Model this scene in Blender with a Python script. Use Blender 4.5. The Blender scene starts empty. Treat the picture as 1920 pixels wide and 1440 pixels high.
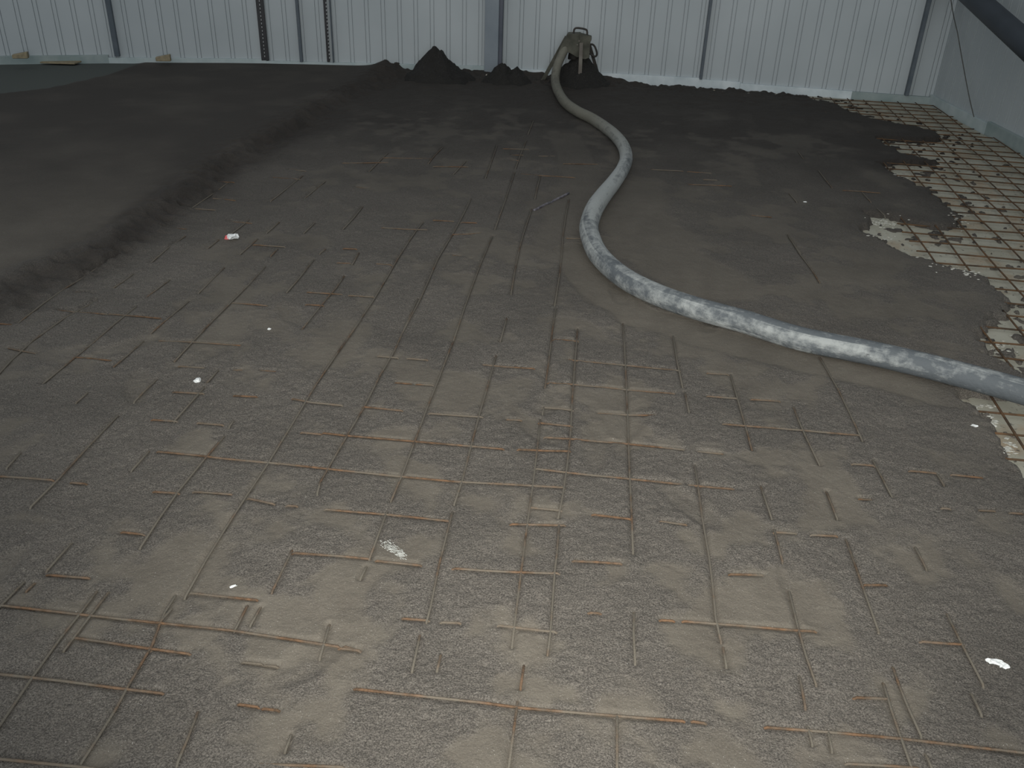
import bpy, bmesh, math, random
import numpy as np
from mathutils import Vector, Matrix

random.seed(7)
S = bpy.context.scene
C = S.collection

# ------------------------------------------------------------------ camera
W, H = 1920, 1440
F = 1647.57                       # focal length in pixels
CAMH = 1.56                       # eye height above the screed
_pp = np.array([960.0, 720.0])
_Y = np.array([1147 - 960, -184 - 720, F]); _Y /= np.linalg.norm(_Y)
_Z = -np.array([850 - 960, 3700 - 720, F]); _Z -= _Y * (_Y @ _Z); _Z /= np.linalg.norm(_Z)
_X = np.cross(_Y, _Z)
R = np.array([_X, _Y, _Z])        # rows: world axes seen from the camera (x right, y down, z forward)

def ray(x, y):
    return R @ np.array([x - 960.0, y - 720.0, F])
def gp(x, y, z=0.0):
    d = ray(x, y); t = (z - CAMH) / d[2]
    return np.array([d[0] * t, d[1] * t])
def at_y(x, y, Y):                # point of a sight line at distance Y in the room
    d = ray(x, y); t = Y / d[1]
    return Vector((d[0] * t, Y, CAMH + d[2] * t))
def at_x(x, y, X):
    d = ray(x, y); t = X / d[0]
    return Vector((X, d[1] * t, CAMH + d[2] * t))

cd = bpy.data.cameras.new('camera'); cam = bpy.data.objects.new('camera', cd); C.objects.link(cam)
cd.sensor_width = 36.0; cd.lens = F / 1920 * 36.0; cd.clip_start = 0.05
cam.matrix_world = Matrix(((R[0, 0], -R[0, 1], -R[0, 2], 0), (R[1, 0], -R[1, 1], -R[1, 2], 0),
                           (R[2, 0], -R[2, 1], -R[2, 2], CAMH), (0, 0, 0, 1)))
S.camera = cam

# ------------------------------------------------------------------ light
S.view_settings.view_transform = 'Standard'; S.view_settings.look = 'None'
S.view_settings.exposure = 0.0; S.view_settings.gamma = 1.0; S.view_settings.use_curve_mapping = False
wd = bpy.data.worlds.new('world'); S.world = wd; wd.use_nodes = True
wd.node_tree.nodes['Background'].inputs[0].default_value = (0.92, 0.97, 1.0, 1)
wd.node_tree.nodes['Background'].inputs[1].default_value = 0.47

def area(name, loc, target, sx, sy, power, col):
    ld = bpy.data.lights.new(name, 'AREA'); ld.shape = 'RECTANGLE'; ld.size = sx; ld.size_y = sy
    ld.energy = power; ld.color = col
    o = bpy.data.objects.new(name, ld); C.objects.link(o); o.location = loc
    o.rotation_euler = (Vector(target) - Vector(loc)).to_track_quat('-Z', 'Y').to_euler()
    return o
# added fill light behind the photographer, brightens the far wall
area('rear_fill', (1.2, -4.5, 2.4), (0.6, 8, 1.0), 3.6, 3.6, 185, (0.92, 0.97, 0.98))
# the camera's flash
fd = bpy.data.lights.new('camera_flash', 'SPOT'); fd.energy = 350; fd.color = (1.0, 0.97, 0.89)
fd.spot_size = math.radians(90); fd.spot_blend = 1.0; fd.shadow_soft_size = 0.02
fl = bpy.data.objects.new('camera_flash', fd); C.objects.link(fl)
fl.location = (-0.05, 0.02, CAMH + 0.04)
fl.rotation_euler = (Vector((0.05, 3.1, 0)) - fl.location).to_track_quat('-Z', 'Y').to_euler()

# ------------------------------------------------------------------ helpers
def tag(o, label=None, cat=None, group=None, kind=None):
    if label: o['label'] = label
    if cat: o['category'] = cat
    if group: o['group'] = group
    if kind: o['kind'] = kind
    return o
def empty(name, loc=(0, 0, 0)):
    o = bpy.data.objects.new(name, None); C.objects.link(o); o.location = loc; o.empty_display_size = 0.1
    return o
def link(name, me, mat, parent=None, smooth=False):
    o = bpy.data.objects.new(name, me); C.objects.link(o)
    if mat: me.materials.append(mat)
    if smooth: me.polygons.foreach_set('use_smooth', [True] * len(me.polygons))
    if parent:
        o.parent = parent; o.matrix_parent_inverse = Matrix.Translation(parent.location).inverted()
    return o
def from_bm(name, bm, mat, parent=None, smooth=False):
    bmesh.ops.recalc_face_normals(bm, faces=bm.faces)
    me = bpy.data.meshes.new(name); bm.to_mesh(me); bm.free()
    return link(name, me, mat, parent, smooth)
def tube(pts, r, sides=8, cap=True, bm=None):
    """pts: list of Vectors; r: number or list"""
    bm = bm or bmesh.new()
    n = len(pts); rr = r if isinstance(r, (list, tuple)) else [r] * n
    prev = None; rings = []
    for i in range(n):
        t = (pts[min(i + 1, n - 1)] - pts[max(i - 1, 0)]).normalized()
        if prev is None:
            up = Vector((0, 0, 1)) if abs(t.z) < 0.9 else Vector((1, 0, 0))
            nrm = (up - t * up.dot(t)).normalized()
        else:
            nrm = (prev - t * prev.dot(t)).normalized()
        prev = nrm; b = t.cross(nrm)
        rings.append([bm.verts.new(pts[i] + (nrm * math.cos(a) + b * math.sin(a)) * rr[i])
                      for a in [2 * math.pi * k / sides for k in range(sides)]])
    for i in range(n - 1):
        for k in range(sides):
            bm.faces.new((rings[i][k], rings[i][(k + 1) % sides], rings[i + 1][(k + 1) % sides], rings[i + 1][k]))
    if cap:
        bm.faces.new(rings[0][::-1]); bm.faces.new(rings[-1])
    return bm
def prism(poly, d, bm=None):
    """poly: Vectors of a planar outline, d: thickness vector"""
    bm = bm or bmesh.new(); d = Vector(d)
    a = [bm.verts.new(p) for p in poly]; b = [bm.verts.new(p + d) for p in poly]
    bm.faces.new(a); bm.faces.new(b[::-1]); n = len(poly)
    for i in range(n): bm.faces.new((a[i], a[(i + 1) % n], b[(i + 1) % n], b[i]))
    return bm
def smooth_curve(P, step):
    """Catmull-Rom through P, resampled"""
    P = [np.array(p, float) for p in P]; Q = [2 * P[0] - P[1]] + P + [2 * P[-1] - P[-2]]
    out = []
    for i in range(1, len(Q) - 2):
        p0, p1, p2, p3 = Q[i - 1:i + 3]; n = max(2, int(np.linalg.norm(p2 - p1) / step))
        for k in range(n):
            t = k / n
            out.append(0.5 * (2 * p1 + (p2 - p0) * t + (2 * p0 - 5 * p1 + 4 * p2 - p3) * t * t + (3 * p1 - p0 - 3 * p2 + p3) * t ** 3))
    out.append(P[-1]); return out

# ------------------------------------------------------------------ materials
def new_mat(name, rough=0.8, metal=0.0):
    m = bpy.data.materials.new(name); m.use_nodes = True
    b = m.node_tree.nodes['Principled BSDF']; b.inputs['Roughness'].default_value = rough
    b.inputs['Metallic'].default_value = metal
    return m, m.node_tree, b
def N(nt, t, **kw):
    n = nt.nodes.new(t)
    for k, v in kw.items(): setattr(n, k, v)
    return n
def noise(nt, scale, detail=4, rough=0.55, vec=None, dist=0.0):
    n = N(nt, 'ShaderNodeTexNoise'); n.inputs['Scale'].default_value = scale
    n.inputs['Detail'].default_value = detail; n.inputs['Roughness'].default_value = rough
    n.inputs['Distortion'].default_value = dist
    if vec is None:
        g = N(nt, 'ShaderNodeNewGeometry'); vec = g.outputs['Position']
    nt.links.new(vec, n.inputs['Vector']); return n.outputs['Fac']
def mapr(nt, src, a, b, c=0.0, d=1.0):
    n = N(nt, 'ShaderNodeMapRange'); n.inputs[1].default_value = a; n.inputs[2].default_value = b
    n.inputs[3].default_value = c; n.inputs[4].default_value = d; nt.links.new(src, n.inputs[0]); return n.outputs[0]
def mix(nt, f, a, b, typ='MIX'):
    n = N(nt, 'ShaderNodeMix', data_type='RGBA', blend_type=typ)
    for s, v in ((n.inputs[0], f), (n.inputs[6], a), (n.inputs[7], b)):
        if isinstance(v, (int, float)): s.default_value = v
        elif isinstance(v, tuple): s.default_value = (*v, 1)
        else: nt.links.new(v, s)
    return n.outputs[2]
def math_(nt, op, a, b=0.0):
    n = N(nt, 'ShaderNodeMath', operation=op)
    for i, v in enumerate((a, b)):
        if isinstance(v, (int, float)): n.inputs[i].default_value = v
        else: nt.links.new(v, n.inputs[i])
    return n.outputs[0]
def bump(nt, b, h, dist, strength=1.0):
    n = N(nt, 'ShaderNodeBump'); n.inputs['Distance'].default_value = dist; n.inputs['Strength'].default_value = strength
    nt.links.new(h, n.inputs['Height']); nt.links.new(n.outputs[0], b.inputs['Normal'])
def attr(nt, name):
    n = N(nt, 'ShaderNodeAttribute'); n.attribute_name = name; return n.outputs['Fac']

def mat_screed(name, use_attr=True, dark=1.0):
    m, nt, b = new_mat(name, 0.85)
    sm = attr(nt, 'smoothness') if use_attr else None
    k = dark
    granular = mix(nt, mapr(nt, noise(nt, 260, 3, 0.7), 0.40, 0.62), (0.068 * k, 0.060 * k, 0.052 * k), (0.195 * k, 0.175 * k, 0.152 * k))
    paste = mix(nt, mapr(nt, noise(nt, 9, 4), 0.3, 0.7), (0.126 * k, 0.109 * k, 0.087 * k), (0.152 * k, 0.134 * k, 0.108 * k))
    paste = mix(nt, mapr(nt, noise(nt, 320, 2, 0.6), 0.42, 0.60, 0.18, 0), paste, (0.03, 0.03, 0.03))
    col = mix(nt, sm, granular, paste) if use_attr else granular
    blot = mapr(nt, noise(nt, 2.3, 5), 0.3, 0.7, 0.82, 1.12)
    col = mix(nt, 1.0, col, blot, 'MULTIPLY') if False else col
    vm = N(nt, 'ShaderNodeVectorMath', operation='SCALE'); nt.links.new(col, vm.inputs[0]); nt.links.new(blot, vm.inputs['Scale']); col = vm.outputs[0]
    # pale sand grains, with their glints painted into the colour
    spk = mapr(nt, noise(nt, 420, 1, 0.5), 0.72, 0.76)
    col = mix(nt, spk, col, (0.42, 0.41, 0.38))
    if use_attr:
        col = mix(nt, attr(nt, 'damp_falloff'), col, (0.026, 0.0205, 0.0165))  # dark moist tone, with the far floor's light falloff painted in
        col = mix(nt, attr(nt, 'chalk'), col, (0.42, 0.44, 0.43))
        col = mix(nt, attr(nt, 'slab'), col, (0.060, 0.068, 0.062))
    nt.links.new(col, b.inputs['Base Color'])
    h = math_(nt, 'ADD', noise(nt, 200, 4, 0.7), math_(nt, 'MULTIPLY', noise(nt, 60, 3), 1.5))
    if use_attr: h = math_(nt, 'MULTIPLY', h, mapr(nt, sm, 0, 1, 1.0, 0.25))
    bump(nt, b, h, 0.006)
    return m
M_screed = mat_screed('screed')
M_heap = mat_screed('damp_screed', False, 0.105)

def mat_simple(name, c1, c2, scale, rough=0.7, bd=0.0, metal=0.0, lo=0.35, hi=0.65):
    m, nt, b = new_mat(name, rough, metal)
    f = noise(nt, scale, 5)
    nt.links.new(mix(nt, mapr(nt, f, lo, hi), c1, c2), b.inputs['Base Color'])
    if bd: bump(nt, b, f, bd)
    return m
M_rust = None
def mat_rust(name, a, b_, cover, lo, hi):
    m, nt, b = new_mat(name, 0.85)
    rust = mix(nt, mapr(nt, noise(nt, 60, 3), 0.35, 0.65), a, b_)
    col = mix(nt, mapr(nt, noise(nt, 6, 4, 0.6), lo, hi, 0.0, 0.92), rust, cover)
    nt.links.new(col, b.inputs['Base Color']); bump(nt, b, noise(nt, 300, 2), 0.002); return m
M_wire = mat_rust('slurry_coated_wire', (0.060, 0.042, 0.028), (0.135, 0.082, 0.048), (0.125, 0.113, 0.092), 0.36, 0.50)
M_cross = mat_rust('rusty_cross_wire', (0.075, 0.046, 0.026), (0.160, 0.090, 0.048), (0.130, 0.112, 0.088), 0.42, 0.58)
M_wire2 = mat_simple('rusty_bare_wire', (0.040, 0.026, 0.015), (0.125, 0.066, 0.028), 14, 0.8)
def mat_wall():
    m, nt, b = new_mat('wall_sheeting', 0.5)
    col = mix(nt, mapr(nt, noise(nt, 1.1, 3), 0.3, 0.7), (0.37, 0.41, 0.43), (0.43, 0.47, 0.49))
    nt.links.new(col, b.inputs['Base Color']); return m
M_wall = mat_wall()
M_board = mat_simple('edge_board', (0.36, 0.43, 0.44), (0.46, 0.52, 0.53), 6, 0.7)
M_board_light = mat_simple('pale_edge_board', (0.46, 0.53, 0.56), (0.64, 0.70, 0.73), 5, 0.5)
M_board_grey = mat_simple('grey_edge_board', (0.22, 0.28, 0.28), (0.30, 0.35, 0.35), 6, 0.7)
M_black = mat_simple('black_steel', (0.006, 0.007, 0.010), (0.012, 0.012, 0.016), 20, 0.5)
M_seam = mat_simple('grey_seam', (0.06, 0.08, 0.10), (0.09, 0.11, 0.13), 10, 0.5)
M_col = mat_simple('column_paint', (0.165, 0.20, 0.235), (0.21, 0.245, 0.28), 3, 0.45)
M_coldark = mat_simple('column_edge_paint', (0.05, 0.065, 0.09), (0.08, 0.09, 0.12), 3, 0.5)
M_brace = mat_simple('brace_paint', (0.017, 0.023, 0.032), (0.026, 0.034, 0.046), 4, 0.5)
M_screw = mat_simple('screw_heads', (0.5, 0.5, 0.5), (0.6, 0.6, 0.6), 10, 0.4)
def mat_perf():
    m, nt, b = new_mat('perforated_strip', 0.5)
    g = N(nt, 'ShaderNodeNewGeometry'); sp = N(nt, 'ShaderNodeSeparateXYZ'); nt.links.new(g.outputs['Position'], sp.inputs[0])
    f = math_(nt, 'GREATER_THAN', math_(nt, 'FRACT', math_(nt, 'MULTIPLY', sp.outputs[2], 30.0)), 0.5)
    nt.links.new(mix(nt, f, (0.01, 0.01, 0.012), (0.45, 0.46, 0.47)), b.inputs['Base Color']); return m
M_perf = mat_perf()
M_timber = mat_simple('timber', (0.20, 0.17, 0.11), (0.30, 0.25, 0.16), 30, 0.8)
M_pale = mat_simple('pale_timber', (0.55, 0.50, 0.42), (0.7, 0.64, 0.55), 30, 0.8)
M_white = mat_simple('white_foam', (0.62, 0.64, 0.64), (0.9, 0.92, 0.92), 60, 0.8)
M_crumb = mat_simple('soiled_foam', (0.34, 0.33, 0.29), (0.62, 0.62, 0.57), 60, 0.8)
M_red = mat_simple('red_print', (0.55, 0.03, 0.05), (0.75, 0.2, 0.2), 80, 0.6)
M_dry = mat_simple('smeared_foam', (0.20, 0.20, 0.18), (0.42, 0.43, 0.41), 90, 0.9)
M_iron = mat_simple('cement_coated_iron', (0.050, 0.050, 0.038), (0.110, 0.108, 0.084), 9, 0.8, 0.004)
M_ironpale = mat_simple('pale_leg_iron', (0.12, 0.105, 0.09), (0.17, 0.155, 0.135), 12, 0.8, 0.003)
M_irondark = mat_simple('dark_iron', (0.022, 0.020, 0.018), (0.05, 0.042, 0.036), 20, 0.7)
M_cord = mat_simple('cord', (0.07, 0.07, 0.065), (0.10, 0.10, 0.09), 10, 0.8)
M_rod = mat_simple('bare_rod', (0.05, 0.045, 0.055), (0.17, 0.16, 0.18), 35, 0.4)

def mat_insul():
    m, nt, b = new_mat('insulation_foam', 0.85)
    base = mix(nt, mapr(nt, noise(nt, 3, 4), 0.3, 0.7), (0.30, 0.285, 0.225), (0.42, 0.41, 0.345))
    rust = mapr(nt, noise(nt, 4.5, 4, 0.65), 0.52, 0.70, 0, 0.6)
    col = mix(nt, rust, base, (0.30, 0.19, 0.10))
    dirt = mapr(nt, noise(nt, 38, 5, 0.7), 0.60, 0.66, 0, 0.8)
    col = mix(nt, dirt, col, (0.06, 0.055, 0.05))
    nt.links.new(col, b.inputs['Base Color']); bump(nt, b, noise(nt, 150, 2), 0.001); return m
M_insul = mat_insul()
def mat_hose():
    m, nt, b = new_mat('cement_coated_rubber', 0.75)
    tc = N(nt, 'ShaderNodeTexCoord').outputs['UV']
    mp = N(nt, 'ShaderNodeMapping'); nt.links.new(tc, mp.inputs[0]); mp.inputs['Scale'].default_value = (7, 2.2, 1)
    n1 = noise(nt, 1.0, 7, 0.66, mp.outputs[0], 0.4)
    n2 = noise(nt, 20, 5, 0.65)
    k = math_(nt, 'ADD', math_(nt, 'MULTIPLY', n1, 0.65), math_(nt, 'MULTIPLY', n2, 0.35))
    # the coat of dried slurry wears off towards the machine end (u runs along the hose)
    sep = N(nt, 'ShaderNodeSeparateXYZ'); nt.links.new(tc, sep.inputs[0])
    near = mapr(nt, sep.outputs[0], 0.50, 0.84)
    coat = mapr(nt, math_(nt, 'ADD', k, math_(nt, 'MULTIPLY', near, -0.145)), 0.37, 0.49)
    old = mapr(nt, sep.outputs[0], 0.24, 0.42)
    dried = mix(nt, old, (0.165, 0.160, 0.130), (0.34, 0.358, 0.355))
    rubber = mix(nt, old, (0.090, 0.088, 0.072), (0.100, 0.113, 0.124))
    col = mix(nt, coat, rubber, dried)
    scuff = mapr(nt, noise(nt, 24, 6, 0.75), 0.64, 0.70, 0, 0.7)
    col = mix(nt, scuff, col, (0.04, 0.04, 0.045))
    nt.links.new(col, b.inputs['Base Color']); bump(nt, b, math_(nt, 'ADD', coat, noise(nt, 60, 4)), 0.003); return m
M_hose = mat_hose()

# ------------------------------------------------------------------ numpy noise
_rng = np.random.default_rng(11)
_T = [_rng.random((512, 512)) for _ in range(8)]
def vnoise(x, y, s, k=0):
    x = x / s + 100.3 + 17 * k; y = y / s + 57.7 + 29 * k
    xi = np.floor(x).astype(int); yi = np.floor(y).astype(int); fx = x - xi; fy = y - yi
    fx = fx * fx * (3 - 2 * fx); fy = fy * fy * (3 - 2 * fy); T = _T[k % 8]
    a = T[xi % 512, yi % 512]; b = T[(xi + 1) % 512, yi % 512]; c = T[xi % 512, (yi + 1) % 512]; d = T[(xi + 1) % 512, (yi + 1) % 512]
    return (a * (1 - fx) + b * fx) * (1 - fy) + (c * (1 - fx) + d * fx) * fy
def fbm(x, y, s, o=4, k=0):
    v = 0; a = 1; t = 0
    for i in range(o):
        v = v + a * vnoise(x, y, s / 2 ** i, k + i); t += a; a *= 0.55
    return v / t
def sstep(x, a, b):
    t = np.clip((x - a) / (b - a), 0, 1); return t * t * (3 - 2 * t)

# ------------------------------------------------------------------ room geometry
Z_INS = -0.030                    # top of the insulation layer
WB = [(-7.6, 7.32), (-4.70, 8.50), (-3.27, 8.86), (-1.0, 9.23), (1.03, 9.23), (3.17, 8.98)]   # back wall in plan
def xr(y): return 3.17 + (8.98 - y) * 0.065      # right wall
def wall_y(x):
    return np.interp(x, [p[0] for p in WB], [p[1] for p in WB])

def ribbed_wall(name, path, height, side, pitch=0.158):
    """sheeting with paired shallow grooves, extruded from its plan outline"""
    pts = []
    for (a, b) in zip(path[:-1], path[1:]):
        a = Vector(a); b = Vector(b); L = (b - a).length; t = (b - a) / L; n = Vector((t.y, -t.x)) * side
        s = 0.03; pts.append(a)
        while s < L - 0.07:
            for g in (0.0, 0.036):
                q = s + g
                pts += [a + t * q, a + t * (q + 0.002) - n * 0.010, a + t * (q + 0.006) - n * 0.010, a + t * (q + 0.008)]
            s += pitch
    pts.append(Vector(path[-1]))
    # the grooved face towards the room and a plain face 8 cm behind it
    a = Vector(path[0]); b = Vector(path[-1]); back = [Vector(p) for p in path]
    t = (b - a).normalized(); n = Vector((t.y, -t.x)) * side
    back = [p - n * 0.09 for p in back][::-1]
    ring = pts + back; bm = bmesh.new()
    lo = [bm.verts.new((p.x, p.y, -0.12)) for p in ring]; hi = [bm.verts.new((p.x, p.y, height)) for p in ring]
    for i in range(len(ring)):
        j = (i + 1) % len(ring); bm.faces.new((lo[i], lo[j], hi[j], hi[i]))
    return tag(from_bm(name, bm, M_wall), kind='structure')
ribbed_wall('wall_back', WB, 4.2, 1)
ribbed_wall('wall_right', [(3.17, 8.98), (xr(0.4), 0.4)], 4.2, 1)

def box_along(name, p0, p1, z0, z1, depth, mat, parent=None, off=0.0, kind=None):
    """a vertical board whose back lies on the plan line p0-p1, standing out towards the room"""
    p0 = Vector(p0); p1 = Vector(p1); t = (p1 - p0).normalized(); n = Vector((t.y, -t.x))
    a = p0 + n * off; b = p1 + n * off
    bm = prism([Vector((a.x, a.y, z0)), Vector((b.x, b.y, z0)), Vector((b.x, b.y, z1)), Vector((a.x, a.y, z1))], (n.x * depth, n.y * depth, 0))
    bmesh.ops.bevel(bm, geom=bm.edges[:], offset=min(0.002, depth * 0.2), segments=1, affect='EDGES')
    o = from_bm(name, bm, mat, parent)
    if kind: tag(o, kind=kind)
    return o
box_along('baseboard_back', WB[0], WB[1], -0.1, 0.120, 0.03, M_board_grey, kind='structure')
box_along('baseboard_back', WB[1], WB[2], -0.1, 0.097, 0.03, M_board, kind='structure')
box_along('baseboard_back', WB[2], WB[3], -0.1, 0.080, 0.03, M_board, kind='structure')
def onb(t): return (1.03 + (3.17 - 1.03) * t, 9.23 - 0.25 * t)
box_along('baseboard_back', WB[3], WB[4], -0.1, 0.066, 0.03, M_board_light, kind='structure')
box_along('baseboard_back', WB[4], onb(0.17), -0.1, 0.055, 0.03, M_board_light, kind='structure')
box_along('baseboard_back', onb(0.17), onb(0.66), -0.1, 0.043, 0.035, M_board_light, kind='structure')
box_along('baseboard_back', onb(0.66), WB[5], -0.1, 0.040, 0.03, M_board_grey, kind='structure')
box_along('baseboard_right', (3.17, 8.97), (xr(7.75), 7.75), -0.1, 0.060, 0.03, M_board, kind='structure')
box_along('baseboard_right', (xr(7.75), 7.75), (xr(0.4), 0.4), -0.1, 0.078, 0.03, M_board_grey, kind='structure')

# seams, black posts and the column of the back wall
def wall_x(px, py=60):
    for (a, b) in zip(WB[:-1], WB[1:]):
        d = ray(px, py); a = np.array(a); b = np.array(b)
        m = np.array([[d[0], -(b - a)[0]], [d[1], -(b - a)[1]]]); s = np.linalg.solve(m, a)
        if 0 <= s[1] <= 1: return a + (b - a) * s[1], (b - a) / np.linalg.norm(b - a)
def strip(name, px, width, depth, mat, z0=0.11, z1=4.2, kind='structure', py=60):
    p, t = wall_x(px, py)
    return box_along(name, p - t * width / 2, p + t * width / 2, z0, z1, depth, mat, kind=kind)
strip('trim_1', 214, 0.045, 0.05, M_seam, 0.110)
strip('trim_2', 562, 0.028, 0.05, M_seam, 0.080)
strip('trim_3', 622.5, 0.010, 0.05, M_seam, 0.080)
strip('trim_4', 1322, 0.028, 0.05, M_seam, 0.055, py=80)
strip('trim_5', 1719, 0.032, 0.075, M_seam, 0.042, py=90)
def black_post(px, width, label, side):
    p, t = wall_x(px); t = Vector(t); n = Vector((t.y, -t.x)); p = Vector(p)
    root = empty('steel_post', (p.x, p.y, 0.085)); tag(root, label, 'post')
    box_along('post_flange', p - t * width / 2, p + t * width / 2, 0.085, 4.2, 0.035, M_black, root)
    q = p + t * (width * side)
    box_along('perforated_strip', q - t * 0.003, q + t * 0.003, 0.10, 4.1, 0.038, M_perf, root)
black_post(493, 0.072, 'wider black steel post on the wall with a dotted pale line', -0.02)
black_post(613, 0.026, 'narrow black steel post on the wall, nearer to the grey column', 0.48)

pc = at_y(926, 60, 9.15); 
col = empty('steel_column', (pc.x, 9.15, 0)); tag(col, 'blue grey painted steel column standing behind the earth-dark screed heaps', 'column')
w2 = 0.085
box_along('column_face', (pc.x - w2, 9.21), (pc.x + w2 - 0.035, 9.21), -0.05, 4.2, 0.10, M_col, col)
box_along('column_flange', (pc.x + w2 - 0.035, 9.21), (pc.x + w2, 9.21), -0.05, 4.2, 0.075, M_coldark, col)

# ------------------------------------------------------------------ traced lines of the photograph, read as points on the floor
def ed(px): return [gp(x, y) for x, y in px]
BT = np.array([gp(x, y, 0.055) for x, y in [(-60, 530), (0, 515), (130, 465), (260, 400), (400, 305), (520, 240), (620, 170), (715, 126)]])
BB = np.array([gp(x, y) for x, y in [(-60, 625), (20, 600), (140, 545), (300, 440), (430, 330), (560, 240), (640, 195), (745, 158)]])
def xt(y): return np.interp(y, BT[:, 1], BT[:, 0])
def xb(y): return np.interp(y, BB[:, 1], BB[:, 0])
EDGE = [(1530, 188), (1552, 190), (1575, 200), (1600, 212), (1640, 222), (1672, 230), (1700, 236), (1735, 243), (1768, 250), (1765, 262),
        (1740, 265), (1700, 264), (1652, 261), (1668, 272), (1690, 284), (1706, 292), (1730, 297), (1760, 303), (1725, 307),
        (1690, 305), (1655, 309), (1670, 318), (1690, 331), (1722, 345), (1745, 358), (1775, 382), (1792, 398), (1805, 408), (1790, 425), (1755, 427), (1720, 420),
        (1690, 412), (1660, 404), (1632, 402), (1645, 412), (1622, 430), (1640, 442), (1670, 458), (1696, 474), (1730, 484), (1762, 496), (1800, 506), (1850, 520),
        (1880, 545), (1900, 570), (1895, 590), (1875, 600), (1868, 618), (1850, 640), (1872, 648), (1868, 665), (1890, 680), (1925, 705), (1950, 735), (1900, 745),
        (1820, 748), (1846, 756), (1862, 772), (1852, 784), (1868, 797), (1880, 820), (1898, 842), (1915, 872), (1935, 915), (1990, 1000), (2100, 1100)]
POLY = [gp(x, y, -0.01) for x, y in EDGE]
POLY = np.array([(POLY[0][0] - 0.02, 9.3)] + [tuple(p) for p in POLY] + [(3.9, 1.0), (3.9, 9.3)])

def seg_dist(px, py, a, b):
    ax, ay = a; dx, dy = b[0] - ax, b[1] - ay; L = dx * dx + dy * dy + 1e-12
    t = np.clip(((px - ax) * dx + (py - ay) * dy) / L, 0, 1)
    return np.hypot(px - ax - t * dx, py - ay - t * dy)
def sdf(px, py, P):
    """negative inside the polygon"""
    d = np.full(px.shape, 9.0); ins = np.zeros(px.shape, bool); n = len(P)
    for i in range(n):
        a, b = P[i], P[(i + 1) % n]
        if not ((a[0] > 3.8 and b[0] > 3.8) or (a[1] > 9.25 and b[1] > 9.25)): d = np.minimum(d, seg_dist(px, py, a, b))
        c = ((a[1] > py) != (b[1] > py)); xx = (b[0] - a[0]) * (py - a[1]) / (b[1] - a[1] + 1e-12) + a[0]
        ins ^= c & (px < xx)
    return np.where(ins, -d, d)

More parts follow.
